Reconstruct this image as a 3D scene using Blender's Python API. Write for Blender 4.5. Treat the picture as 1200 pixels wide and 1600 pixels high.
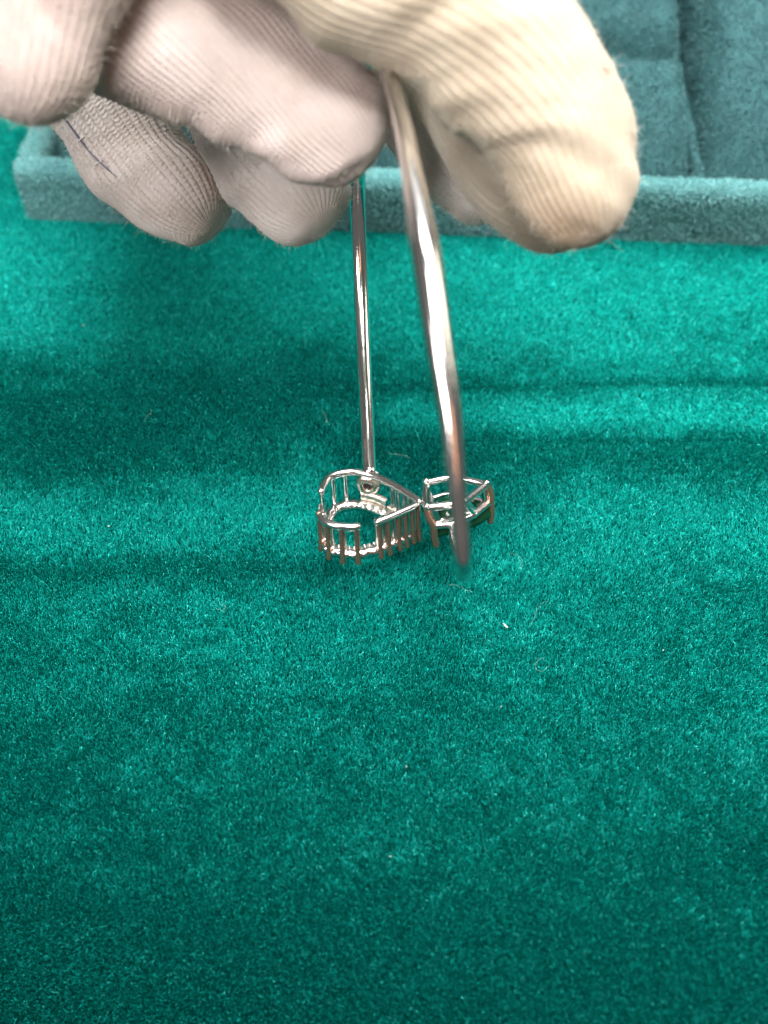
import bpy, bmesh, math
import numpy as np
from mathutils import Vector, Matrix

for o in list(bpy.data.objects):
    bpy.data.objects.remove(o)
scene = bpy.context.scene
MM = 0.001
rng = np.random.default_rng(7)

# ------------------------------------------------------------------ camera
FPX = 1648.0                      # focal length in pixels of the 1200 x 1600 picture
PITCH = math.radians(55.0)
CAM_H = 118.6                     # mm above the cloth
cam_d = bpy.data.cameras.new('camera')
cam = bpy.data.objects.new('camera', cam_d)
scene.collection.objects.link(cam)
cam.location = (0, 0, CAM_H * MM)
cam.rotation_euler = (math.pi / 2 - PITCH, 0, 0)
cam_d.sensor_fit = 'HORIZONTAL'
cam_d.sensor_width = 36.0
cam_d.lens = 36.0 * FPX / 1200.0
cam_d.clip_start = 0.002
cam_d.clip_end = 50.0
cam_d.dof.use_dof = True
cam_d.dof.focus_distance = 0.136
cam_d.dof.aperture_fstop = cam_d.lens / 2.2
scene.camera = cam

# ------------------------------------------------------------------ world and lamps
world = bpy.data.worlds.new('World')
scene.world = world
world.use_nodes = True
bgn = world.node_tree.nodes['Background']
bgn.inputs[0].default_value = (1.0, 0.95, 0.92, 1)
bgn.inputs[1].default_value = 0.115

def spot(name, loc, target, radius, power, col, cone):
    l = bpy.data.lights.new(name, 'SPOT')
    l.energy = power; l.color = col; l.shadow_soft_size = radius
    l.spot_size = math.radians(cone); l.spot_blend = 1.0
    ob = bpy.data.objects.new(name, l)
    scene.collection.objects.link(ob)
    ob.location = loc
    ob.rotation_euler = (Vector(target) - Vector(loc)).to_track_quat('-Z', 'Y').to_euler()
    return ob

def area(name, loc, target, size, power, col, sizey=None, spread=None):
    l = bpy.data.lights.new(name, 'AREA')
    l.energy = power
    l.color = col
    l.size = size
    if spread: l.spread = math.radians(spread)
    if sizey:
        l.shape = 'RECTANGLE'
        l.size_y = sizey
    ob = bpy.data.objects.new(name, l)
    scene.collection.objects.link(ob)
    ob.location = loc
    d = Vector(target) - Vector(loc)
    ob.rotation_euler = d.to_track_quat('-Z', 'Y').to_euler()
    return ob

area('ceiling_lamp', (0.02, 0.33, 0.58), (-0.03, 0.26, 0.0), 0.62, 1.75, (1.0, 0.985, 0.96), 0.36, 48)
area('wire_reflection_light', (0.08, 0.56, 0.72), (0.0, 0.12, 0.02), 0.62, 1.15, (1.0, 0.985, 0.97), 0.50)  # added overhead light for white reflections on the wire, plus fill
area('right_side_lamp', (0.60, 0.26, 0.36), (0.02, 0.18, 0.04), 0.30, 0.15, (1.0, 0.90, 0.74), None, 60)  # warm soft light from the right
area('left_front_lamp', (-0.36, -0.18, 0.50), (-0.02, 0.16, 0.07), 0.30, 0.22, (1.0, 0.94, 0.93), None, 26)
area('overhead_front_lamp', (-0.02, 0.0, 0.62), (-0.012, 0.185, 0.06), 0.30, 0.40, (1.0, 0.95, 0.94), None, 30)
area('warm_reflection_light', (0.10, -0.60, 0.72), (0.0, 0.10, 0.02), 0.16, 0.50, (1.0, 0.42, 0.18), 0.30)  # added warm light that puts orange streaks into the metal

scene.view_settings.view_transform = 'Standard'
scene.view_settings.look = 'None'
scene.view_settings.exposure = 0.0
scene.view_settings.gamma = 1.0
scene.view_settings.use_curve_mapping = False
scene.cycles.max_bounces = 8
scene.cycles.use_denoising = True
scene.cycles_curves.shape = 'THICK'

# ------------------------------------------------------------------ frame helpers (all in mm)
FW = np.array([0.0, math.cos(PITCH), -math.sin(PITCH)])
UP = np.array([0.0, math.sin(PITCH), math.cos(PITCH)])
RT = np.array([1.0, 0.0, 0.0])
CAM = np.array([0.0, 0.0, CAM_H])

def ray(px, py):
    return FW + RT * ((px - 600.0) / FPX) - UP * ((py - 800.0) / FPX)

def at(px, py, depth):
    """point in the place (mm) seen at a pixel and standing `depth` mm in front of the lens"""
    return CAM + ray(px, py) * depth

def on_plane(px, py, p0, n):
    r = ray(px, py)
    return CAM + r * (np.dot(p0 - CAM, n) / np.dot(r, n))

def ground(px, py, z=0.0):
    return on_plane(px, py, np.array([0, 0, z]), np.array([0, 0, 1.0]))

def unit(v):
    v = np.asarray(v, float)
    return v / np.linalg.norm(v)

def spline(pts, n):
    """Catmull-Rom through rows of pts, n samples"""
    P = np.asarray(pts, float)
    P = np.vstack([2 * P[0] - P[1], P, 2 * P[-1] - P[-2]])
    seg = np.linalg.norm(np.diff(P[1:-1, :3], axis=0), axis=1)
    acc = np.concatenate([[0], np.cumsum(seg)])
    s = np.linspace(0, acc[-1], n)
    out = []
    for x in s:
        i = min(int(np.searchsorted(acc, x, side='right')) - 1, len(seg) - 1)
        t = (x - acc[i]) / max(seg[i], 1e-9)
        a, b, c, d = P[i], P[i + 1], P[i + 2], P[i + 3]
        out.append(0.5 * ((2 * b) + (-a + c) * t + (2 * a - 5 * b + 4 * c - d) * t * t + (-a + 3 * b - 3 * c + d) * t ** 3))
    return np.array(out), s

def frames(P, ref):
    T = np.gradient(P, axis=0)
    T /= np.linalg.norm(T, axis=1)[:, None]
    N = np.zeros_like(P)
    v = ref - T[0] * np.dot(ref, T[0])
    N[0] = v / np.linalg.norm(v)
    for i in range(1, len(P)):
        v = N[i - 1] - T[i] * np.dot(N[i - 1], T[i])
        N[i] = v / np.linalg.norm(v)
    return T, N, np.cross(T, N)

# ------------------------------------------------------------------ object helpers
def link(name, data, parent=None, mat=None):
    o = bpy.data.objects.new(name, data)
    scene.collection.objects.link(o)
    if mat is not None:
        data.materials.append(mat)
    if parent is not None:
        o.parent = parent
    return o

def empty(name, parent=None):
    o = bpy.data.objects.new(name, None)
    scene.collection.objects.link(o)
    o.empty_display_size = 0.005
    if parent:
        o.parent = parent
    return o

def tag(o, label=None, cat=None, kind=None, group=None):
    if label: o['label'] = label
    if cat: o['category'] = cat
    if kind: o['kind'] = kind
    if group: o['group'] = group
    return o

def mesh(name, V, F, parent=None, mat=None, smooth=True, uv=None):
    me = bpy.data.meshes.new(name)
    me.from_pydata([tuple(v) for v in np.asarray(V, float) * MM], [], [tuple(int(i) for i in f) for f in F])
    if smooth:
        me.polygons.foreach_set('use_smooth', np.ones(len(me.polygons), bool))
    me.update()
    return link(name, me, parent, mat)

def grid_mesh(name, G, parent=None, mat=None, close_u=False, attrs=None):
    """G: (rows, cols, 3) in mm"""
    r, c, _ = G.shape
    idx = np.arange(r * c).reshape(r, c)
    nxt = np.roll(idx, -1, axis=1)
    cc = c if close_u else c - 1
    a = idx[:-1, :cc]; b = nxt[:-1, :cc]; d = idx[1:, :cc]; e = nxt[1:, :cc]
    F = np.stack([a, b, e, d], -1).reshape(-1, 4)
    return raw_mesh(name, G.reshape(-1, 3), F, parent, mat, attrs)

def raw_mesh(name, V, F, parent=None, mat=None, attrs=None):
    me = bpy.data.meshes.new(name)
    nf = len(F)
    me.vertices.add(len(V)); me.loops.add(nf * 4); me.polygons.add(nf)
    me.vertices.foreach_set('co', (np.asarray(V) * MM).astype(np.float32).ravel())
    me.loops.foreach_set('vertex_index', np.asarray(F).astype(np.int32).ravel())
    me.polygons.foreach_set('loop_start', np.arange(0, nf * 4, 4, dtype=np.int32))
    me.polygons.foreach_set('use_smooth', np.ones(nf, bool))
    me.update(calc_edges=True)
    me.validate()
    for k, arr in (attrs or {}).items():
        at_ = me.attributes.new(k, 'FLOAT', 'POINT')
        at_.data.foreach_set('value', np.asarray(arr, np.float32).ravel())
    return link(name, me, parent, mat)

def tube(P, R, ref=np.array([0, 0, 1.0]), seg=12, flat=1.0, cap=True):
    """verts/faces of a swept round bar; R scalar or array"""
    P = np.asarray(P, float)
    T, N, B = frames(P, ref)
    R = np.broadcast_to(np.asarray(R, float), (len(P),))
    a = np.linspace(0, 2 * np.pi, seg, endpoint=False)
    V = (P[:, None] + R[:, None, None] * (np.cos(a)[None, :, None] * N[:, None] + flat * np.sin(a)[None, :, None] * B[:, None]))
    n = len(P)
    F = []
    for i in range(n - 1):
        for j in range(seg):
            k = (j + 1) % seg
            F.append((i * seg + j, i * seg + k, (i + 1) * seg + k, (i + 1) * seg + j))
    V = V.reshape(-1, 3)
    if cap:
        F.append(tuple(range(seg))[::-1])
        F.append(tuple((n - 1) * seg + j for j in range(seg)))
    return V, F

def rounded_ends(P, R, k=4):
    """extend a bar by little domes so that its ends are round"""
    P = np.asarray(P, float); R = np.broadcast_to(np.asarray(R, float), (len(P),)).copy()
    t0 = unit(P[0] - P[1]); t1 = unit(P[-1] - P[-2])
    ang = np.linspace(0, np.pi / 2 * 0.94, k + 1)[1:]
    A = [P[0] + t0 * R[0] * math.sin(x) for x in ang][::-1]; RA = [R[0] * math.cos(x) for x in ang][::-1]
    Z = [P[-1] + t1 * R[-1] * math.sin(x) for x in ang]; RZ = [R[-1] * math.cos(x) for x in ang]
    return np.vstack([A, P, Z]), np.concatenate([RA, R, RZ])

def merge(parts):
    V = []; F = []; o = 0
    for v, f in parts:
        V.append(v); F += [tuple(i + o for i in q) for q in f]; o += len(v)
    return np.vstack(V), F

def ball(c, r, n=8):
    V = []; F = []
    for i in range(n + 1):
        for j in range(2 * n):
            th = math.pi * i / n; ph = math.pi * j / n
            V.append(c + r * np.array([math.sin(th) * math.cos(ph), math.sin(th) * math.sin(ph), math.cos(th)]))
    for i in range(n):
        for j in range(2 * n):
            k = (j + 1) % (2 * n)
            F.append((i * 2 * n + j, i * 2 * n + k, (i + 1) * 2 * n + k, (i + 1) * 2 * n + j))
    return np.array(V), F

def hairs(name, pts, radius, parent, mat, attrs=None):
    """pts: (n, k, 3) mm; radius (n, k) mm -> one hair-curve object"""
    n, k, _ = pts.shape
    hc = bpy.data.hair_curves.new(name)
    hc.add_curves([k] * n)
    hc.attributes['position'].data.foreach_set('vector', (pts * MM).astype(np.float32).ravel())
    ra = hc.attributes.get('radius') or hc.attributes.new('radius', 'FLOAT', 'POINT')
    ra.data.foreach_set('value', (np.broadcast_to(radius, (n, k)) * MM).astype(np.float32).ravel())
    return tag(link(name, hc, parent, mat), kind='stuff')

# smooth random field made of a coarse random lattice, cubic-ish upsampled
class Field:
    def __init__(s, sx, sy, seed):
        s.g = np.random.default_rng(seed).standard_normal((64, 64)); s.sx = sx; s.sy = sy
    def __call__(s, x, y):
        u = np.asarray(x) / s.sx; v = np.asarray(y) / s.sy
        i = np.floor(u).astype(int); j = np.floor(v).astype(int)
        f = u - i; g = v - j
        f = f * f * (3 - 2 * f); g = g * g * (3 - 2 * g)
        G = s.g
        a = G[i % 64, j % 64]; b = G[(i + 1) % 64, j % 64]; c = G[i % 64, (j + 1) % 64]; d = G[(i + 1) % 64, (j + 1) % 64]
        return (a * (1 - f) + b * f) * (1 - g) + (c * (1 - f) + d * f) * g

# ------------------------------------------------------------------ materials
def new_mat(name):
    m = bpy.data.materials.new(name)
    m.use_nodes = True
    nt = m.node_tree
    return m, nt, nt.nodes['Principled BSDF']

def ramp(nt, stops):
    r = nt.nodes.new('ShaderNodeValToRGB')
    e = r.color_ramp.elements
    while len(e) < len(stops):
        e.new(0.5)
    for k, (p, c) in enumerate(stops):
        e[k].position = p
        e[k].color = (*c, 1)
    return r

def noise(nt, scale, detail=3, rough=0.55):
    n = nt.nodes.new('ShaderNodeTexNoise')
    n.inputs['Scale'].default_value = scale
    n.inputs['Detail'].default_value = detail
    n.inputs['Roughness'].default_value = rough
    g = nt.nodes.new('ShaderNodeNewGeometry')
    nt.links.new(g.outputs['Position'], n.inputs['Vector'])
    return n

def fibre_mat(name, stops, rough, spec, tint=None, metallic=0.0):
    m, nt, b = new_mat(name)
    hi = nt.nodes.new('ShaderNodeHairInfo')
    r = ramp(nt, stops)
    nt.links.new(hi.outputs['Random'], r.inputs[0])
    nt.links.new(r.outputs[0], b.inputs['Base Color'])
    b.inputs['Roughness'].default_value = rough
    b.inputs['Specular IOR Level'].default_value = spec
    b.inputs['Metallic'].default_value = metallic
    if tint: b.inputs['Specular Tint'].default_value = (*tint, 1)
    return m

m_cloth, nt, b = new_mat('green_velvet_backing')
nz = noise(nt, 900, 4)
r = ramp(nt, [(0.3, (0.0, 0.02, 0.017)), (0.7, (0.0, 0.05, 0.042))])
nt.links.new(nz.outputs['Fac'], r.inputs[0]); nt.links.new(r.outputs[0], b.inputs['Base Color'])
b.inputs['Roughness'].default_value = 0.9
b.inputs['Sheen Weight'].default_value = 0.0
b.inputs['Specular IOR Level'].default_value = 0.0
b.inputs['Sheen Tint'].default_value = (0.05, 0.7, 0.6, 1)

m_pile = fibre_mat('green_velvet_pile', [(0.0, (0.003, 0.185, 0.155)), (0.6, (0.004, 0.35, 0.295)), (0.92, (0.006, 0.53, 0.455)), (1.0, (0.08, 0.90, 0.82))], 0.28, 0.06, tint=(0.05, 1.0, 0.9), metallic=0.4)  # bright end of the ramp paints glints onto the palest fibres
m_tray, nt, b = new_mat('pale_teal_plush_backing')
nz = noise(nt, 260, 4)
r = ramp(nt, [(0.3, (0.05, 0.17, 0.18)), (0.7, (0.10, 0.28, 0.28))])
nt.links.new(nz.outputs['Fac'], r.inputs[0]); nt.links.new(r.outputs[0], b.inputs['Base Color'])
b.inputs['Roughness'].default_value = 0.9
m_tray_shaded, nt, b = new_mat('shaded_teal_plush_backing')  # darker copy of the tray plush, recess shade put into its colour
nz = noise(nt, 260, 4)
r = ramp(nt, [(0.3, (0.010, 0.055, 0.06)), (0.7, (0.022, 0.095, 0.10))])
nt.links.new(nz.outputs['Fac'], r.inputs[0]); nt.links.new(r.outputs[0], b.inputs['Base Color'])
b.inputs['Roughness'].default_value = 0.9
m_fur_shaded = fibre_mat('shaded_teal_plush_fibre', [(0.0, (0.015, 0.08, 0.088)), (0.7, (0.032, 0.135, 0.145)), (1.0, (0.16, 0.32, 0.32))], 0.5, 0.35)  # tray fibres again with the shade of the recess painted in
m_fur = fibre_mat('pale_teal_plush_fibre', [(0.0, (0.12, 0.33, 0.335)), (0.7, (0.19, 0.48, 0.48)), (1.0, (0.32, 0.64, 0.64))], 0.5, 0.35)

m_metal, nt, b = new_mat('polished_white_gold')
b.inputs['Base Color'].default_value = (0.90, 0.885, 0.865, 1)
b.inputs['Metallic'].default_value = 1.0
nz = noise(nt, 700, 3)
mr = nt.nodes.new('ShaderNodeMapRange')
mr.inputs['To Min'].default_value = 0.10; mr.inputs['To Max'].default_value = 0.22
nt.links.new(nz.outputs['Fac'], mr.inputs['Value']); nt.links.new(mr.outputs[0], b.inputs['Roughness'])
bp = nt.nodes.new('ShaderNodeBump'); bp.inputs['Strength'].default_value = 0.12; bp.inputs['Distance'].default_value = 0.0002
nt.links.new(nz.outputs['Fac'], bp.inputs['Height']); nt.links.new(bp.outputs[0], b.inputs['Normal'])

m_cast, nt, b = new_mat('rough_cast_white_gold')
b.inputs['Base Color'].default_value = (0.74, 0.70, 0.61, 1)
b.inputs['Metallic'].default_value = 1.0
b.inputs['Roughness'].default_value = 0.22
nz = noise(nt, 2600, 4, 0.7)
bp = nt.nodes.new('ShaderNodeBump'); bp.inputs['Strength'].default_value = 0.4; bp.inputs['Distance'].default_value = 0.0002
nt.links.new(nz.outputs['Fac'], bp.inputs['Height']); nt.links.new(bp.outputs[0], b.inputs['Normal'])

m_claw, nt, b = new_mat('coppery_claw_metal')
b.inputs['Base Color'].default_value = (0.42, 0.25, 0.18, 1)
b.inputs['Metallic'].default_value = 0.75
b.inputs['Roughness'].default_value = 0.2

m_hole, nt, b = new_mat('drilled_hole')
b.inputs['Base Color'].default_value = (0.03, 0.022, 0.018, 1); b.inputs['Roughness'].default_value = 0.7

m_gem, nt, b = new_mat('green_gemstone')
b.inputs['Base Color'].default_value = (0.003, 0.045, 0.018, 1)
b.inputs['Transmission Weight'].default_value = 0.0
b.inputs['IOR'].default_value = 1.58
b.inputs['Roughness'].default_value = 0.02

m_glove, nt, b = new_mat('cream_knit_cotton')
at_s = nt.nodes.new('ShaderNodeAttribute'); at_s.attribute_name = 'tone'
at_d = nt.nodes.new('ShaderNodeAttribute'); at_d.attribute_name = 'soil_crease'
at_k = nt.nodes.new('ShaderNodeAttribute'); at_k.attribute_name = 'knit'
r = ramp(nt, [(0.0, (0.62, 0.515, 0.48)), (0.25, (0.69, 0.605, 0.57)), (0.5, (0.80, 0.75, 0.715)), (1.0, (0.58, 0.485, 0.32))])  # light painted per finger: shaded fingers lightened, thumb warm, little finger pink
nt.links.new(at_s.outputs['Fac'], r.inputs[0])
nz = noise(nt, 150, 4)
r2 = ramp(nt, [(0.32, (0.78, 0.75, 0.72)), (0.62, (1, 1, 1))])
nt.links.new(nz.outputs['Fac'], r2.inputs[0])
mx = nt.nodes.new('ShaderNodeMixRGB'); mx.blend_type = 'MULTIPLY'; mx.inputs[0].default_value = 1
nt.links.new(r.outputs[0], mx.inputs[1]); nt.links.new(r2.outputs[0], mx.inputs[2])
mx2 = nt.nodes.new('ShaderNodeMixRGB'); mx2.inputs[2].default_value = (0.34, 0.235, 0.15, 1)
nt.links.new(at_d.outputs['Fac'], mx2.inputs[0]); nt.links.new(mx.outputs[0], mx2.inputs[1])
nt.links.new(mx2.outputs[0], b.inputs['Base Color'])
b.inputs['Roughness'].default_value = 0.9
b.inputs['Sheen Weight'].default_value = 0.25
b.inputs['Specular IOR Level'].default_value = 0.2
fz = noise(nt, 5200, 3, 0.7)
bp = nt.nodes.new('ShaderNodeBump'); bp.inputs['Strength'].default_value = 0.9; bp.inputs['Distance'].default_value = 0.0002
nt.links.new(fz.outputs['Fac'], bp.inputs['Height']); nt.links.new(bp.outputs[0], b.inputs['Normal'])
m_fuzz = fibre_mat('cotton_fuzz', [(0.0, (0.62, 0.55, 0.45)), (1.0, (0.78, 0.73, 0.64))], 0.7, 0.2)
m_thread, nt, b = new_mat('white_sewing_thread')
b.inputs['Base Color'].default_value = (0.78, 0.76, 0.74, 1); b.inputs['Roughness'].default_value = 0.6
m_slit, nt, b = new_mat('seam_slit_shade')  # shade inside the open seam, painted as a dark grey-blue strip
b.inputs['Base Color'].default_value = (0.17, 0.17, 0.22, 1); b.inputs['Roughness'].default_value = 0.8
m_lint = fibre_mat('pale_lint', [(0.0, (0.15, 0.42, 0.38)), (1.0, (0.55, 0.66, 0.60))], 0.5, 0.4)

# ------------------------------------------------------------------ the green velvet cloth
f_nap = Field(60, 9, 1); f_nap2 = Field(14, 5, 2); f_nap3 = Field(3.0, 2.2, 3); f_w = Field(70, 14, 4); f_dir = Field(18, 18, 5); f_nap4 = Field(0.9, 0.6, 6)

def gpix(x, y, z=0.0):
    """pixel column / row of a cloth point, used to lay the brushed bands where they lie on the cloth"""
    X = x; F_ = y * FW[1] + (z - CAM_H) * FW[2]; U_ = y * UP[1] + (z - CAM_H) * UP[2]
    return 600 + FPX * X / F_, 800 - FPX * U_ / F_

def band(v, c, w):
    return np.exp(-((v - c) / w) ** 2)

# brushed streaks, in mm on the cloth (y = distance away from the viewer)
Y = lambda py: ground(600, py)[1]
def cloth_z(x, y):
    z = 0.30 * f_w(x, y)
    z = z - 0.35 * band(y, Y(602), 0.9) * np.clip((x - 12) / 20, 0, 1)
    z = z - 0.35 * band(y, Y(690), 1.1) * np.clip((x - 4) / 20, 0, 1)
    z = z - 0.3 * band(y, Y(742), 0.9) * np.clip((-4 - x) / 20, 0, 1)
    z = z - 0.35 * band(y, Y(886), 1.2) * np.clip((0 - x) / 20, 0, 1)
    z = z + 0.3 * band(y, Y(430) + x * 0.06, 1.2) * np.clip((-8 - x) / 20, 0, 1)
    # cloth bent down near the viewer to put shade into the foreground
    e = np.clip((Y(1290) - 0.34 * x - y) / 30.0, 0, None)
    return z - 17.0 * e ** 2

xs = np.concatenate([np.linspace(-420, -135, 12), np.linspace(-130, 130, 261), np.linspace(135, 420, 12)])
ys = np.concatenate([np.linspace(-40, 175, 216), np.linspace(180, 560, 16)])
XX, YY = np.meshgrid(xs, ys)
G = np.stack([XX, YY, np.clip(cloth_z(XX, YY), -45, 3)], -1)
cloth = grid_mesh('velvet_cloth', G, None, m_cloth)
tag(cloth, 'emerald green velvet cloth spread under the bracelet and tray', None, 'structure')

N_PILE = 1800000
px_ = rng.uniform(-100, 100, N_PILE); py_ = rng.uniform(-12, 185, N_PILE)
# keep what the view and a step aside can see
keep = np.abs(px_) < 42 + 0.27 * (py_ + 12)
px_, py_ = px_[keep], py_[keep]
n = len(px_)
cx, cy = gpix(px_, py_)
lean = 0.54 + 0.15 * f_nap(px_, py_) + 0.05 * f_nap2(px_, py_) + 0.11 * f_nap3(px_, py_) + 0.12 * f_nap4(px_, py_)
left = np.clip((680 - cx) / 200, 0, 1); right = 1 - left
lean -= 0.80 * left * band(cy, 655 + 0.05 * (300 - cx) + 14 * np.sin(cx / 90), 82)
lean += 0.62 * left * band(cy, 468, 78) + 0.42 * left * band(cy, 800, 48)
lean -= 0.55 * left * band(cy, 892 + 5 * np.sin(cx / 70), 20)
lean -= 0.5 * right * band(cy, 603 - 0.02 * (cx - 900) + 3 * np.sin(cx / 60), 10) + 0.65 * right * band(cy, 716 + 5 * np.sin(cx / 80), 38) + 0.5 * right * band(cy, 690, 5)
lean += 0.50 * right * band(cy, 480, 95) + 0.45 * right * band(cy, 648, 24) + 0.3 * right * band(cy, 850, 60)
lean -= (0.55 + 0.15 * np.clip((700 - cx) / 600, -0.6, 1)) * np.clip((cy - 1050) / 420, 0, 1.3)  # pile leaned toward the view to put shade into the near cloth
lean = np.maximum(lean, -(np.pi / 2 - PITCH - np.arctan((cy - 800) / FPX)) - 0.05)
az = 0.5 * f_dir(px_, py_) + rng.normal(0, 0.6, n)
tilt = np.clip(lean, -0.75, 1.15) + rng.normal(0, 0.26, n)
L = rng.uniform(0.30, 0.58, n)
L[rng.random(n) < 0.05] *= 1.5
dx = np.sin(tilt) * np.sin(az); dy = np.sin(tilt) * np.cos(az); dz = np.abs(np.cos(tilt)) + 0.05
base = np.stack([px_, py_, np.clip(cloth_z(px_, py_), -45, 3) - 0.05], -1)
dirv = np.stack([dx, dy, dz], -1)
curl = rng.normal(0, 0.10, (n, 3))
p1 = base + (dirv * 0.55 + np.array([0, 0, 0.18])) * L[:, None]
p2 = base + dirv * L[:, None] + curl * L[:, None]
pts = np.stack([base, p1, p2], 1)
rad = np.stack([np.full(n, 0.029), np.full(n, 0.029), np.full(n, 0.020)], 1) * rng.uniform(0.7, 1.5, n)[:, None]
hairs('velvet_pile', pts, rad, cloth, m_pile)

# ------------------------------------------------------------------ the plush tray at the back
tray = empty('jewellery_tray')
tag(tray, 'pale teal plush jewellery tray with padded compartments behind the gloved hand', 'tray')
c0 = ground(45, 347); c1 = ground(1200, 384)
ex = unit((c1 - c0) * np.array([1, 1, 0])); ey = np.array([-ex[1], ex[0], 0.0]); ez = np.array([0, 0, 1.0])
def tl(x, y, z):
    return c0 + ex * x + ey * y + ez * z

def round_bar(name, a, b, w, h, mat, parent, bulge=0.25, segs=60):
    """a wall with a softly rounded padded top, from a to b (tray x, y), w wide, h high"""
    a = np.array(a, float); b = np.array(b, float)
    d = (b - a) / np.linalg.norm(b - a); q = np.array([-d[1], d[0]])
    prof = []
    rr = w * 0.5
    for t in np.linspace(0, 1, 6): prof.append((-rr, 0.05 + (h - rr) * t))
    for t in np.linspace(0, np.pi, 12)[1:-1]: prof.append((-rr * math.cos(t), h - rr + rr * 0.9 * math.sin(t)))
    for t in np.linspace(1, 0, 6): prof.append((rr, 0.05 + (h - rr) * t))
    prof = np.array(prof)
    Lb = np.linalg.norm(b - a)
    rows = []
    ss = np.linspace(0, 1, segs)
    for s in ss:
        k = 1.0
        e = min(s, 1 - s) * Lb
        if e < 1.4: k = 0.75 + 0.25 * math.sqrt(max(0, 1 - (1 - e / 1.4) ** 2))
        c = a + (b - a) * s
        wob = 0.12 * math.sin(s * 23 + a[0]) + 0.08 * math.sin(s * 57)
        rows.append([tl(*(c + q * (p[0] * k + wob)), p[1] * (0.9 + 0.1 * k) + 0.1 * math.sin(s * 31)) for p in prof])
    G = np.array(rows)
    return grid_mesh(name, G, parent, mat)

TW, TD = 168.0, 92.0
RH, RW = 11.0, 3.8
surf = []
surf.append(round_bar('front_wall', (0, RW / 2), (TW, RW / 2), RW, RH, m_tray, tray))
surf.append(round_bar('side_wall', (RW / 2, RW * 0.8), (RW / 2, TD), RW, RH, m_tray, tray))
surf.append(round_bar('side_wall', (TW - RW / 2, RW * 0.8), (TW - RW / 2, TD), RW, RH, m_tray, tray))
surf.append(round_bar('back_wall', (0, TD), (TW, TD), RW, RH + 4, m_tray, tray))
xdiv = 112.0
fl = np.array([[tl(x, y, 1.2) for x in (1, TW - 1)] for y in (RW, TD)])
grid_mesh('tray_floor', fl, tray, m_tray)

def pad(name, x0, x1, prof, edge=3.5, rows=60, cols=46, amp=0.5, seed=11):
    """a plush cushion; prof = (y, z) along its depth"""
    P, _ = spline([(a, b, 0) for a, b in prof], rows)
    fx = Field(6, 6, seed)
    Gp = []
    for y, z, _0 in P:
        row = []
        for x in np.linspace(x0, x1, cols):
            e = min(x - x0, x1 - x)
            k = math.sqrt(max(0.0, 1 - (1 - min(e, edge) / edge) ** 2))
            row.append(tl(x, y, 1.5 + (z - 1.5) * (0.35 + 0.65 * k) + amp * float(fx(x, y)) * k * 0.5))
        Gp.append(row)
    return grid_mesh(name, np.array(Gp), tray, m_tray_shaded)

surf.append(pad('cushion', 4.2, xdiv - 0.6, [(4.2, 2.0), (6, 6.5), (10, 10.5), (16, 14.5), (23, 17.6), (26, 16.5), (27.5, 12.0), (30, 13.0), (34, 19), (42, 22), (55, 23), (70, 20), (88, 8)], seed=11))
surf.append(pad('cushion', xdiv + 0.6, TW - 4.4, [(4.2, 1.8), (5.5, 4.5), (9, 8.0), (15, 13.5), (24, 18.5), (36, 23.5), (50, 25), (70, 22), (88, 8)], edge=5, seed=12))
surf.append(round_bar('divider', (xdiv, 4.2), (xdiv, 80), 1.6, 9.0, m_tray_shaded, tray))

def fur_on(objs, count, length, radius, name, parent, mat, leanv, lim=None):
    A = []; B = []; C = []
    for o in objs:
        me = o.data
        me.calc_loop_triangles()
        co = np.empty(len(me.vertices) * 3, np.float32); me.vertices.foreach_get('co', co); co = co.reshape(-1, 3) / MM
        t = np.empty(len(me.loop_triangles) * 3, np.int32); me.loop_triangles.foreach_get('vertices', t); t = t.reshape(-1, 3)
        A.append(co[t[:, 0]]); B.append(co[t[:, 1]]); C.append(co[t[:, 2]])
    A = np.vstack(A); B = np.vstack(B); C = np.vstack(C)
    nn = np.cross(B - A, C - A); ar = np.linalg.norm(nn, axis=1) + 1e-12
    if lim is not None:
        ar = ar * lim((A + B + C) / 3)
    nn = nn / (np.linalg.norm(nn, axis=1)[:, None] + 1e-12)
    k = rng.choice(len(A), count, p=ar / ar.sum())
    u = rng.random(count); v = rng.random(count); s = u + v > 1; u[s] = 1 - u[s]; v[s] = 1 - v[s]
    P = A[k] + (B[k] - A[k]) * u[:, None] + (C[k] - A[k]) * v[:, None]
    nrm = nn[k]
    return P, nrm

def vis_lim(c):
    X = c[:, 0]; F_ = (c - CAM) @ FW; U_ = (c - CAM) @ UP
    qx = 600 + FPX * X / F_; qy = 800 - FPX * U_ / F_
    return np.where((qx > -250) & (qx < 1450) & (qy > -300) & (qy < 420), 1.0, 0.05)

def plush(objs, count, mat, seed):
    P, nrm = fur_on(objs, count, 1, 1, '', tray, mat, None, vis_lim)
    dotv = np.einsum('ij,ij->i', nrm, CAM - P); nrm[dotv < 0] *= -1
    fx1 = Field(4, 4, seed); fx2 = Field(4, 4, seed + 1)
    tang = np.stack([0.7 * fx1(P[:, 0] + 3 * P[:, 2], P[:, 1]) + rng.normal(0, 0.5, len(P)), 0.7 * fx2(P[:, 0], P[:, 1] + 3 * P[:, 2]) + rng.normal(0, 0.4, len(P)), rng.normal(-0.15, 0.35, len(P))], -1)
    d = nrm + tang; d /= np.linalg.norm(d, axis=1)[:, None]
    Lf = rng.uniform(0.25, 0.62, len(P))[:, None]
    crl = rng.normal(0, 0.22, (len(P), 3))
    pts = np.stack([P - nrm * 0.05, P + (d * 0.5 + nrm * 0.2) * Lf, P + (d + crl) * Lf], 1)
    rad = np.stack([np.full(len(P), 0.04), np.full(len(P), 0.036), np.full(len(P), 0.018)], 1)
    hairs('plush_fibre', pts, rad, tray, mat)
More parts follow.
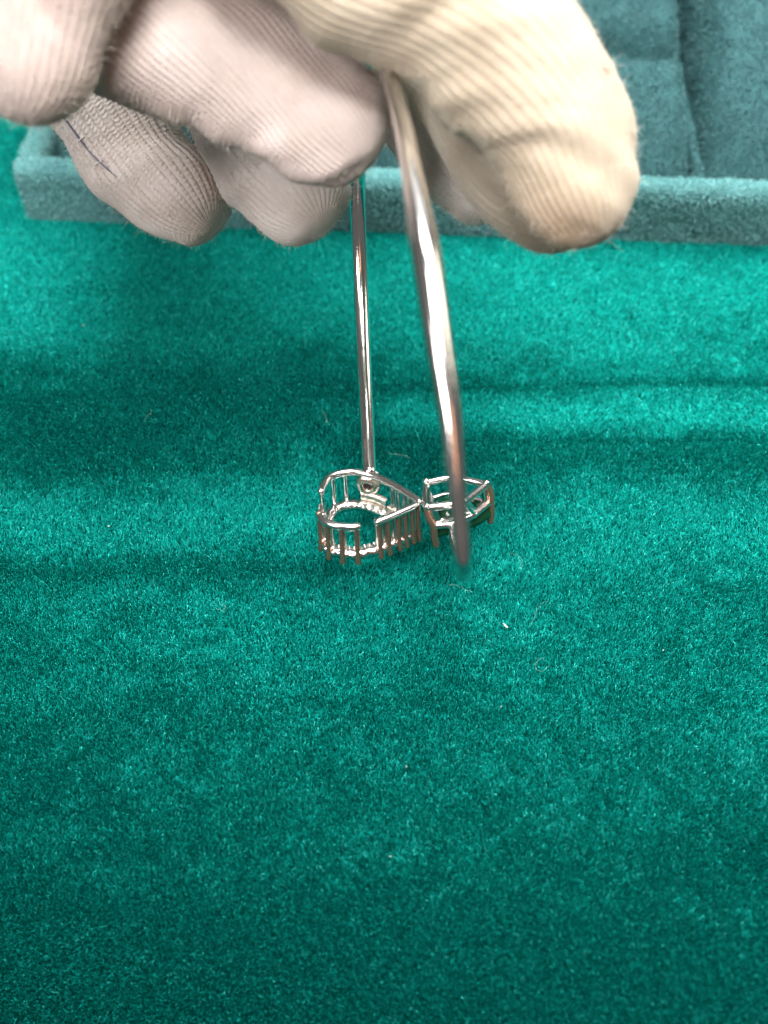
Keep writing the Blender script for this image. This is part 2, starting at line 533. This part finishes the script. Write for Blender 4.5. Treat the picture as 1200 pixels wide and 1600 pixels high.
plush([o for o in surf if not o.name.startswith(('cushion', 'divider'))], 150000, m_fur, 21)
plush([o for o in surf if o.name.startswith(('cushion', 'divider'))], 160000, m_fur_shaded, 25)

# ------------------------------------------------------------------ the bracelet
bracelet = empty('bangle_bracelet')
tag(bracelet, 'open white-gold bangle with an empty pear-shaped halo and a green stone setting at its ends', 'bracelet')

# -- pear-shaped open setting, seen from its back
def head_frame(px, py, depth, tiltdeg, side=0.0):
    t = math.radians(tiltdeg)
    nvec = unit(RT * side + UP * math.sin(t) - FW * math.cos(t))
    return at(px, py, depth), nvec

O1, n1 = head_frame(577, 781, 131.3, 44, -0.03)
HP = 6.2
pear_px = [(657, 786), (647, 777.5), (625, 763.5), (603, 751.7), (585, 744), (573, 740.5), (556, 737.5), (540, 738), (524, 741.5), (512, 748.5), (504.5, 760), (500, 774), (498, 788), (498, 801), (502, 811), (512, 817), (522, 820.5), (533, 822.5), (545, 823.5), (557, 823), (574, 820), (591, 815), (606, 809.5), (622, 802.5), (640, 794.5)]
pear3 = np.array([on_plane(a, b_, O1, n1) for a, b_ in pear_px])
cen1 = pear3.mean(0)
Pc, _ = spline(np.vstack([pear3, pear3[:1]]), 241)
Pc = Pc[:-1]
def pear_pt(px, py):
    q = on_plane(px, py, O1, n1)
    return Pc[np.argmin(np.linalg.norm(Pc - q, axis=1))]
def pear_idx(px, py):
    q = on_plane(px, py, O1, n1)
    return int(np.argmin(np.linalg.norm(Pc - q, axis=1)))
def inset(P, k):
    return cen1 + (P - cen1) * k

pear = empty('pear_setting', bracelet)
tag(pear, 'empty pear-shaped halo setting seen from its open back')
def rail_piece(i0, i1, r, dz=0.0):
    idx = list(range(i0, i1 + 1)) if i1 >= i0 else list(range(i0, len(Pc))) + list(range(0, i1 + 1))
    P = Pc[idx] + n1 * dz
    P, R = rounded_ends(P, r)
    return tube(P, R, ref=n1, seg=12)
iA = 2
i_l1 = pear_idx(502, 768); i_l2 = pear_idx(500, 808); i_g1 = pear_idx(559, 823); i_g2 = pear_idx(590, 815)
v, f = rail_piece(iA, i_l1, 0.48); mesh('back_rail', v, f, pear, m_metal)
v, f = rail_piece(i_l2, i_g1, 0.48); mesh('back_rail', v, f, pear, m_metal)
v, f = rail_piece(i_g2, 236, 0.48); mesh('back_rail', v, f, pear, m_metal)
# front gallery ring with its scalloped stone seats
rows = []
Nn = len(Pc)
for k in range(Nn):
    p = Pc[k]; out = p - cen1; out = out - n1 * np.dot(out, n1); Lr = np.linalg.norm(out); out = out / Lr
    sc = 0.10 * math.cos(2 * math.pi * k / Nn * 26)
    q = lambda rad_, z: p + out * (rad_) - n1 * (HP * 0.80 + z)
    rows.append([q(0.12 + sc, 0.0), q(-0.45, -0.18), q(-1.15, -0.05 + sc), q(-1.4, 0.35), q(-1.2, 0.9), q(-0.5, 1.15 + sc), q(0.15 + sc, 0.95), q(0.25 + sc, 0.35)])
rows = np.array(rows)
rows = np.concatenate([rows, rows[:1]], 0)
g = grid_mesh('gallery_ring', rows, pear, m_metal, close_u=True)
# tiny claw beads along the ring
bead_parts = []
for k in range(0, Nn, 6):
    p = Pc[k]; out = unit(p - cen1)
    bead_parts.append(ball(p - out * (1.12 + 0.1 * rng.random()) - n1 * (HP * 0.80 - 0.05), 0.20, 4))
    bead_parts.append(ball(p - out * 0.95 - n1 * (HP * 0.80 + 0.95), 0.24, 4))
v, f = merge(bead_parts)
tag(mesh('claw_bead', v, f, pear, m_metal), kind='stuff')
# upright claws
near_px = [(498, 803), (511, 816.5), (533, 822.5), (557, 823), (592, 814.5), (606, 809.5), (621, 803), (633, 798), (643, 793), (653, 788)]
far_px = [(519, 743.5), (538, 738), (612, 756.5), (621, 761), (630, 767), (639, 772.5), (502, 768)]
for a, b_ in near_px + far_px:
    p = pear_pt(a, b_); out = unit(p - cen1)
    zs = np.linspace(0.05, -HP * 1.02, 9)
    P = np.array([p + n1 * z + out * (0.10 * (-z / HP) + 0.10 * max(0, (-z / HP - 0.75) * 4)) for z in zs])
    R = np.interp(-zs / HP, [0, 0.2, 0.8, 1.0], [0.36, 0.31, 0.33, 0.38])
    P, R = rounded_ends(P, R, 3)
    v, f = tube(P, R, ref=out, seg=10)
    mesh('claw', v, f, pear, m_claw if (a, b_) in near_px else m_metal)
# bright inner fins behind the near claws
for a, b_ in near_px:
    p = pear_pt(a, b_); out = unit(p - cen1)
    zs = np.linspace(-0.2, -HP * 0.84, 6)
    P = np.array([p + n1 * z - out * 0.48 for z in zs])
    v, f = tube(P, 0.46, ref=out, seg=10, flat=0.62)
    mesh('claw_fin', v, f, pear, m_metal)
# the soldered boss with its drilled hole, where the wire meets the halo
bc = on_plane(577, 758, pear_pt(573, 740.5), unit(pear_pt(573, 740.5) - cen1))
outb = unit(pear_pt(573, 740.5) - cen1)
pb = pear_pt(575, 741)
rows = []
for r_, o_ in [(1.65, 0.30), (1.62, -0.25), (1.35, -0.55), (0.95, -0.66), (0.70, -0.62), (0.60, -0.45), (0.56, 0.1)]:
    ring = []
    for k in range(28):
        a = 2 * math.pi * k / 28
        side = np.cross(outb, n1)
        wob = 1 + 0.05 * math.sin(3 * a + 1) + 0.03 * math.sin(7 * a)
        ring.append(pb - n1 * 1.75 + outb * (o_ - 0.05) + wob * r_ * (side * math.cos(a) + n1 * math.sin(a)))
    rows.append(ring)
boss = grid_mesh('boss', np.array(rows), pear, m_cast, close_u=True)
hole_ring = [[pb - n1 * 1.75 - outb * 0.30 + rr_ * (np.cross(outb, n1) * math.cos(2 * math.pi * k / 20) + n1 * math.sin(2 * math.pi * k / 20)) for k in range(20)] for rr_ in (0.60, 0.3, 0.01)]
h_ = grid_mesh('drilled_hole', np.array(hole_ring), boss, m_hole, close_u=True)
h_.parent = pear
# grainy cast web between boss and ring, and the plain wall at the round end
def web(i0, i1, z0, z1, off, mat, name):
    idx = list(range(i0, i1 + 1))
    rowsw = []
    for z, o_ in [(z0, off), (z0, off - 0.42), ((z0 + z1) / 2, off - 0.55), (z1, off - 0.5), (z1, off)]:
        rowsw.append([Pc[k] + n1 * z + unit(Pc[k] - cen1) * (o_ + 0.06 * math.sin(k * 1.9 + z * 3)) for k in idx])
    return grid_mesh(name, np.array(rowsw), pear, mat)
web(pear_idx(603, 752), pear_idx(562, 738.5), -3.2, -HP * 0.80, 0.15, m_cast, 'web')
web(pear_idx(645, 776.5), pear_idx(606, 753), -4.1, -HP * 0.80, 0.1, m_cast, 'web')
web(pear_idx(499.5, 776), pear_idx(499, 803), -1.2, -HP * 0.66, 0.15, m_metal, 'end_wall')
# solder collar under the wire
cp = []
for k in range(9):
    a = math.pi * (k / 8.0)
    side = unit(np.cross(outb, n1))
    cp.append(ball(pb + outb * 0.35 - n1 * 0.1 + side * (1.15 * math.cos(a)) + n1 * (0.28 * math.sin(a)), 0.26, 4))
v, f = merge(cp)
mesh('solder_collar', v, f, pear, m_metal)

# -- four-claw basket with the green stone
O2, n2 = head_frame(712, 772, 130.6, 45, -0.10)
def bp2(px, py, h):
    """point on the basket's own plane h mm below its base"""
    return on_plane(px, py, O2 - n2 * h, n2)
basket = empty('stone_setting', bracelet)
tag(basket, 'openwork claw basket holding the green stone')
HB = 3.0; HC = 6.3
top = {'LF': bp2(666, 754, 0), 'RF': bp2(760, 757, 0), 'RN': bp2(725, 784, 0), 'LN': bp2(667, 793, 0)}
low = {'LF': bp2(675, 778, HB), 'RF': bp2(764, 785, HB), 'RN': bp2(741, 804, HB), 'LN': bp2(680, 821, HB)}
farmid = bp2(705, 746.5, 0)
def bar(name, pts_, r, ref=n2, n_=14, flat=1.0, parent=basket, mat=m_metal):
    P, _ = spline(pts_, n_) if len(pts_) > 2 else (np.linspace(pts_[0], pts_[1], n_), None)
    P, R = rounded_ends(P, r)
    v, f = tube(P, R, ref=ref, seg=12, flat=flat)
    return mesh(name, v, f, parent, mat)
bar('base_rail', [top['LF'], farmid, bp2(742, 752, 0), top['RF']], 0.44)
bar('base_rail', [top['RF'], top['RN']], 0.48)
bar('base_rail', [top['RN'], bp2(702, 789, 0), top['LN']], 0.50)
bar('base_rail', [top['LN'], bp2(663, 774, 0), top['LF']], 0.34)
lowfar = bp2(705, 772, HB)
bar('lower_rail', [low['LF'], lowfar, low['RF']], 0.36)
bar('lower_rail', [low['RF'], low['RN']], 0.46)
bar('lower_rail', [low['RN'], bp2(708, 818, HB), low['LN']], 0.50)
bar('lower_rail', [low['LN'], bp2(672, 800, HB), low['LF']], 0.36)
cen2 = np.mean([low[k] for k in low], axis=0)
bar('strut', [top['RN'], low['RN']], 0.32)
for k_, wide in (('LN', 0.46), ('LF', 0.44), ('RF', 0.46)):
    o_ = unit(low[k_] - cen2)
    t0 = top[k_]; t1 = low[k_]; axis = unit(t1 - t0)
    tip = t1 - n2 * (HC - HB) + o_ * 0.10
    pts_ = [t0 + n2 * 0.15, (t0 + t1) / 2 + o_ * 0.35, t1 + o_ * 0.25, (t1 + tip) / 2 + o_ * 0.22, tip - n2 * 0.1]
    P, _ = spline(pts_, 18)
    P, R = rounded_ends(P, wide)
    v, f = tube(P, R, ref=o_, seg=12, flat=1.0)
    cl = mesh('claw', v, f, basket, m_metal if k_ == 'LF' else m_claw)
for k_ in ('LN', 'LF', 'RF'):
    v, f = ball(top[k_] + n2 * 0.2, 0.50, 7)
    mesh('claw_bead', v, f, basket, m_metal)
# the stone: cushion outline, girdle, table down, stepped pavilion pointing back up into the basket
corner = [low[k_] for k_ in ('LF', 'RF', 'RN', 'LN')]
gc = cen2 - n2 * 0.9
ol = []
for i in range(4):
    a, b_ = corner[i], corner[(i + 1) % 4]
    for t in (0.14, 0.5, 0.86):
        p = a + (b_ - a) * t - cen2
        if t == 0.5: p = p * 1.06
        ol.append(p)
ol = np.array(ol)
rows = [gc + ol * 0.66 - n2 * 2.0, gc + ol * 1.16 - n2 * 1.1, gc + ol * 1.17 - n2 * 0.6, gc + ol * 0.86 + n2 * 1.0, gc + ol * 0.62 + n2 * 2.1, gc + ol * 0.2 + n2 * 2.9]
V = np.vstack(rows); F = []
m_ = len(ol)
for i in range(len(rows) - 1):
    for j in range(m_):
        k = (j + 1) % m_
        F.append((i * m_ + j, i * m_ + k, (i + 1) * m_ + k, (i + 1) * m_ + j))
F.append(tuple(range(m_))[::-1]); F.append(tuple((len(rows) - 1) * m_ + j for j in range(m_)))
def side_frame(a, b_, c, d_, name, w=0.28, th=0.35):
    quad = [a, b_, c, d_]; mid = np.mean(quad, axis=0)
    nn = unit(np.cross(b_ - a, d_ - a))
    if np.dot(nn, mid - cen2) < 0: nn = -nn
    inn = [p + (mid - p) * w * 1.5 for p in quad]
    V_ = quad + inn + [p - nn * th for p in quad] + [p - nn * th for p in inn]
    F_ = []
    for i in range(4):
        k = (i + 1) % 4
        F_ += [(i, k, 4 + k, 4 + i), (8 + i, 12 + i, 12 + k, 8 + k), (4 + i, 4 + k, 12 + k, 12 + i), (i, 8 + i, 8 + k, k)]
    return mesh(name, np.array(V_), F_, basket, m_metal, smooth=False)
side_frame(top['LN'], top['RN'], low['RN'], low['LN'], 'window_frame')
side_frame(top['RN'], top['RF'], low['RF'], low['RN'], 'window_frame')
side_frame(top['LF'], top['LN'], low['LN'], low['LF'], 'window_frame')
gem = mesh('gemstone', V, F, basket, m_gem, smooth=False)
tag(gem, 'dark green faceted stone')

# -- the wire
wire_px = [  # px, py, depth, radius mm
    (577, 737, 134.9, 0.95), (574, 670, 138.5, 0.97), (570, 590, 141.5, 0.99), (566, 500, 143, 1.03), (562, 400, 142.5, 1.08),
    (558, 300, 139, 1.12), (558, 215, 133, 1.1), (566, 140, 126, 1.1), (580, 95, 118, 1.1), (594, 92, 110, 1.05),
    (610, 125, 106, 0.85), (631, 200, 100.5, 0.90), (649, 300, 95, 1.08), (661, 375, 92.5, 1.28), (673, 450, 91.5, 1.32), (687, 545, 91, 1.22),
    (703, 645, 91, 1.10), (712, 735, 91.5, 0.92), (718, 805, 92.3, 0.82), (723, 868, 93.5, 0.82), (725, 890, 97, 0.80), (725, 897, 103, 0.76), (721, 882, 113, 0.76), (716, 860, 122.5, 0.8), (712, 826, 131.5, 0.9)]
W = np.array([[*at(a, b_, d_), r_] for a, b_, d_, r_ in wire_px])
S, _ = spline(W, 420)
P, R = rounded_ends(S[:, :3], S[:, 3])
v, f = tube(P, R, ref=RT, seg=28)
wire = mesh('bangle_wire', v, f, bracelet, m_metal)

# ------------------------------------------------------------------ the gloved hand
GV, GF, GA = [], [], {'tone': [], 'soil_crease': [], 'knit': []}
goff = 0
fuzz_src = []
f_wr = Field(5, 3.2, 31); f_wr2 = Field(9, 6, 32)
def finger(spine, tone, rib=1.15, stitch=0.72, skew=0.0, flat=1.0, depth_amp=0.46, ref=None, soil_crease=None, wr=0.25, tip=True, n_r=None, fuzz=1.0, thick=1.0, loopw=0.42):
    """a knitted tube: spine rows are px, py, depth, half width in px; the last row is the finger tip's centre"""
    global goff
    W = np.array([[*at(a, b_, d_), r_ * d_ / FPX] for a, b_, d_, r_ in spine])
    L_ = np.linalg.norm(np.diff(W[:, :3], axis=0), axis=1).sum()
    ns = max(60, int(L_ / 0.17))
    S, acc = spline(W, ns)
    P = S[:, :3]; R = S[:, 3]
    if tip:
        t = unit(P[-1] - P[-3]); ang = np.linspace(0, np.pi / 2, 52)[1:]
        P = np.vstack([P, P[-1] + t * R[-1] * 0.98 * np.sin(ang)[:, None]])
        acc = np.concatenate([acc, acc[-1] + R[-1] * ang])
        R = np.concatenate([R, R[-1] * np.maximum(np.cos(ang) ** 0.9, 0.004)])
    rmean = W[:, 3].mean()
    nrib = int(round(2 * math.pi * rmean * (1 + flat) / 2 / rib))
    na = nrib * 12
    T, N, B = frames(P, -FW if ref is None else ref)
    if tip:   # keep the frame steady over the dome
        T[-51:] = T[-53]; N[-51:] = N[-53]; B[-51:] = B[-53]
    a = np.linspace(0, 2 * np.pi, na, endpoint=False)
    A2, V2 = np.meshgrid(a, acc)
    uc = A2 / (2 * np.pi) * nrib + skew * V2
    fr = uc - np.floor(uc)
    leg = np.abs(fr - 0.5) * 2
    col = np.sqrt(np.clip(1 - (leg * 0.98) ** 2, 0, 1))
    loops = 0.5 + 0.5 * np.cos(2 * np.pi * (V2 / stitch + leg * 0.48 + 0.10 * np.floor(uc)))
    h = depth_amp * (0.80 * col + loopw * loops * (0.30 + 0.70 * col) - 0.5)
    damp = np.clip(1.6 * R / rmean, 0.12, 1)[:, None]
    h = h * damp
    seed = len(GV) * 37.0
    uu = A2 * rmean + 0 * V2
    # folds across the finger, fading out round the seam of the tube
    per = 0.5 - 0.5 * np.cos(A2)
    ca = rmean * np.cos(A2) * 0.8; sa = rmean * np.sin(A2) * 0.8
    wrk = wr * (f_wr(ca + seed, V2 + sa) * 0.55 + f_wr2(ca + seed, V2 + sa) * 0.8)
    h = h + wrk * damp * (0.25 + 0.75 * per if False else 1.0)
    rr = R[:, None] + h
    G = P[:, None] + rr[..., None] * (thick * np.cos(A2)[..., None] * N[:, None] + flat * np.sin(A2)[..., None] * B[:, None])
    r_, c_ = A2.shape
    idx = np.arange(r_ * c_).reshape(r_, c_); nx = np.roll(idx, -1, 1)
    F = np.stack([idx[:-1], nx[:-1], nx[1:], idx[1:]], -1).reshape(-1, 4) + goff
    V = G.reshape(-1, 3)
    GV.append(V); GF.append(F); goff += len(V)
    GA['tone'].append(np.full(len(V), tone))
    sl = np.zeros(len(V))
    for (sx, sy, sd, sr, amt) in (soil_crease or []):
        c = at(sx, sy, sd)
        sl = np.maximum(sl, amt * np.exp(-(np.linalg.norm(V - c, axis=1) / sr) ** 2))
    GA['soil_crease'].append(sl); GA['knit'].append(np.zeros(len(V)))
    nrm = (np.cos(A2)[..., None] * N[:, None] + np.sin(A2)[..., None] * B[:, None]).reshape(-1, 3)
    tt = np.repeat(T, c_, axis=0)
    if tip:
        w_ = np.concatenate([np.zeros(ns), np.sin(np.linspace(0, np.pi / 2, 52)[1:])])
        w_ = np.repeat(w_, c_)[:, None]
        nrm = nrm * np.sqrt(1 - w_ ** 2) + tt * w_
    wt = np.repeat(R / R.max(), c_)
    fuzz_src.append((V, nrm, fuzz, wt / wt.sum()))

# ring finger and middle finger, farther away and in focus
finger([(40, -120, 122, 74), (85, 20, 132, 84), (140, 132, 137, 88), (198, 219, 139, 84), (252, 279, 139, 76), (288, 316, 138, 69)], 0.45, 1.0, 0.66, skew=-0.06, wr=0.38, soil_crease=[(320, 340, 134, 4.5, 0.25), (200, 190, 132, 6, 0.15)])
finger([(300, -140, 116, 84), (330, 20, 125, 86), (362, 130, 130, 88), (408, 220, 132, 90), (440, 268, 132, 86), (462, 299, 131, 82)], 0.46, 1.0, 0.62, skew=0.05, depth_amp=0.38, thick=0.8, wr=0.4, soil_crease=[(520, 330, 127, 4.0, 0.25)])
# fourth finger, behind the thumb
finger([(560, 0, 124, 62), (620, 120, 129, 64), (696, 234, 131, 66), (748, 288, 131, 58)], 0.42, 1.0, 0.62, skew=0.0, depth_amp=0.14)
# index finger
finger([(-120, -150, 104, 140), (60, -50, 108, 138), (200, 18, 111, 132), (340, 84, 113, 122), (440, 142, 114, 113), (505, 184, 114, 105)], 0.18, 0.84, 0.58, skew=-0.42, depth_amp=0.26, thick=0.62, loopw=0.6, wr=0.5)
# bent little finger at the left edge
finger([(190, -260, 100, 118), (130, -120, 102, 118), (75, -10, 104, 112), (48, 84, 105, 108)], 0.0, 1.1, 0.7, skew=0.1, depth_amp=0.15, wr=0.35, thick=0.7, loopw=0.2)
# thumb: soft side of the tip, then the ribbed back of the thumb
finger([(615, 10, 122, 52), (692, 118, 121, 64), (758, 206, 119, 78), (815, 274, 117, 86), (862, 308, 115, 84)], 0.80, 1.0, 0.65, depth_amp=0.16, wr=0.12, soil_crease=[(862, 384, 111, 6.5, 0.85), (800, 330, 110, 5.0, 0.4)], fuzz=0.6)
finger([(330, -240, 100, 132), (520, -100, 102, 134), (690, -5, 104, 136), (795, 90, 106, 134), (862, 190, 108, 124), (894, 286, 109, 104)], 0.86, 1.1, 0.7, skew=0.12, depth_amp=0.20, wr=0.75, thick=0.74, loopw=0.2, soil_crease=[(880, 384, 106, 6.5, 0.85), (912, 350, 103, 1.5, 0.75), (868, 318, 102, 1.5, 0.55), (780, 70, 99, 5, 0.15)])  # brown smudge at the tip; the small dark spots paint crease shade
# palm and cuff beyond the top of the picture
def palm(spine, tone, flat):
    finger(spine, tone, 1.3, 0.8, flat=flat, depth_amp=0.15, wr=0.5, tip=False, fuzz=0.2)
palm([(60, -900, 132, 430), (180, -640, 124, 440), (280, -420, 120, 400), (330, -290, 118, 330), (350, -210, 118, 250)], 0.5, 0.55)
V = np.vstack(GV); F = np.vstack(GF)
hand = raw_mesh('gloved_hand', V, F, None, m_glove, {k: np.concatenate(v_) for k, v_ in GA.items()})
tag(hand, 'hand in a cream ribbed-knit cotton glove pinching the bangle between thumb and fingers', 'gloved hand')
# the open side seam with its white cross stitches, laid on the knit
from mathutils.bvhtree import BVHTree
tri_v = V; tri_f = F
bvh = BVHTree.FromPolygons([tuple(p) for p in GV[0]], [tuple(int(i) for i in q) for q in GF[0]])
def on_knit(px, py, lift=0.0):
    r_ = unit(ray(px, py))
    loc, nr, _i, _d = bvh.ray_cast(Vector(CAM), Vector(r_))
    if loc is None:
        return None
    return np.array(loc) - r_ * lift
seam = [on_knit(a, b_, 0.10) for a, b_ in [(94, 176), (104, 190), (114, 203), (125, 218), (136, 232), (148, 245), (160, 257), (172, 268), (182, 276)]]
seam = [p for p in seam if p is not None]
if len(seam) > 3:
    Ps, _ = spline(seam, 40)
    Rs = 0.16 * np.sqrt(np.clip(np.sin(np.linspace(0.05, 0.98, 40) * np.pi), 0.02, 1))
    v, f = tube(Ps, Rs, ref=-FW, seg=8)
    mesh('side_seam', v, f, hand, m_slit)
    for (a0, b0, a1, b1) in [(99, 191, 112, 181), (120, 222, 131, 213), (147, 258, 160, 250)]:
        q = [on_knit(a0 + (a1 - a0) * t, b0 + (b1 - b0) * t, 0.16) for t in (0, 0.35, 0.7, 1)]
        if all(x is not None for x in q):
            v, f = tube(spline(q, 10)[0], 0.085, ref=-FW, seg=8)
            mesh('stitch', v, f, hand, m_thread)
# loose cotton fibres
pp = []; nn_ = []
for V_, N_, w_, p_ in fuzz_src:
    k = rng.choice(len(V_), int(9000 * w_), p=p_)
    pp.append(V_[k]); nn_.append(N_[k])
pp = np.vstack(pp); nn_ = np.vstack(nn_)
n = len(pp)
d = nn_ * 0.8 + rng.normal(0, 0.6, (n, 3)); d /= np.linalg.norm(d, axis=1)[:, None]
Lz = (0.18 + rng.exponential(0.19, n))[:, None]
c1_ = rng.normal(0, 0.35, (n, 3)); c2_ = rng.normal(0, 0.5, (n, 3))
pts = np.stack([pp, pp + d * Lz * 0.35, pp + (d + c1_ * 0.5) * Lz * 0.7, pp + (d + c1_ + c2_ * 0.4) * Lz], 1)
# two pulled tufts on the thumb's outer edge
Vt = GV[6]; rel = Vt - CAM
qx = 600 + FPX * rel[:, 0] / (rel @ FW); qy = 800 - FPX * (rel @ UP) / (rel @ FW)
tuft = []
for (a, b_, cnt) in [(944, 104, 150), (962, 138, 90), (985, 205, 40)]:
    k = np.argsort((qx - a) ** 2 + (qy - b_) ** 2)[:60]
    c0_ = Vt[rng.choice(k, cnt)] + rng.normal(0, 0.12, (cnt, 3))
    dd = RT * 0.8 - FW * 0.3 + rng.normal(0, 0.7, (cnt, 3)); dd /= np.linalg.norm(dd, axis=1)[:, None]
    ll = rng.uniform(0.3, 1.1, cnt)[:, None]
    w1 = rng.normal(0, 0.6, (cnt, 3))
    tuft.append(np.stack([c0_, c0_ + dd * ll * 0.4, c0_ + (dd + w1 * 0.5) * ll * 0.7, c0_ + (dd * 0.8 + w1) * ll * 0.9], 1))
pts = np.concatenate([pts] + tuft, 0); n = len(pts)
hairs('cotton_fuzz', pts, np.broadcast_to(np.array([0.014, 0.013, 0.011, 0.006]), (n, 4)), hand, m_fuzz)

# ------------------------------------------------------------------ lint on the cloth
def lint():
    curls = []
    spots = [(737, 925, 4), (857, 935, 6), (850, 1030, 5), (510, 660, 3), (235, 640, 3), (795, 868, 5), (345, 945, 3), (640, 715, 4)]
    for (a, b_, l_) in spots:
        g0 = ground(a, b_, 0.9)
        th = rng.uniform(0, 6.28); k = rng.normal(0, 0.7)
        P = [g0]
        for i in range(9):
            th += k * 0.35 + rng.normal(0, 0.45)
            P.append(P[-1] + np.array([math.cos(th), math.sin(th), rng.normal(0, 0.12)]) * l_ * 0.09)
        curls.append(P)
    return np.array(curls)
lc = lint()
lo = hairs('lint', lc, np.full(lc.shape[:2], 0.010), None, m_lint)
tag(lo, 'pale curled lint fibres lying on the green velvet', None, 'stuff')
m_speck, nt, b = new_mat('white_fluff')
b.inputs['Base Color'].default_value = (0.8, 0.79, 0.76, 1); b.inputs['Roughness'].default_value = 0.9
cp = []
for (a, b_, s) in [(789, 977, 1.0), (791, 979, 0.8), (793, 980, 0.55), (787, 974, 0.5), (783, 1104, 0.45), (1036, 1016, 0.5), (635, 1198, 0.5), (130, 508, 0.6), (610, 1338, 0.5), (170, 822, 0.6)]:
    cp.append(ball(ground(a, b_, 1.0), 0.16 * s, 4))
v, f = merge(cp)
fl_ = mesh('fluff', v, f, None, m_speck)
tag(fl_, 'tiny white specks of fluff scattered on the green velvet', None, 'stuff')
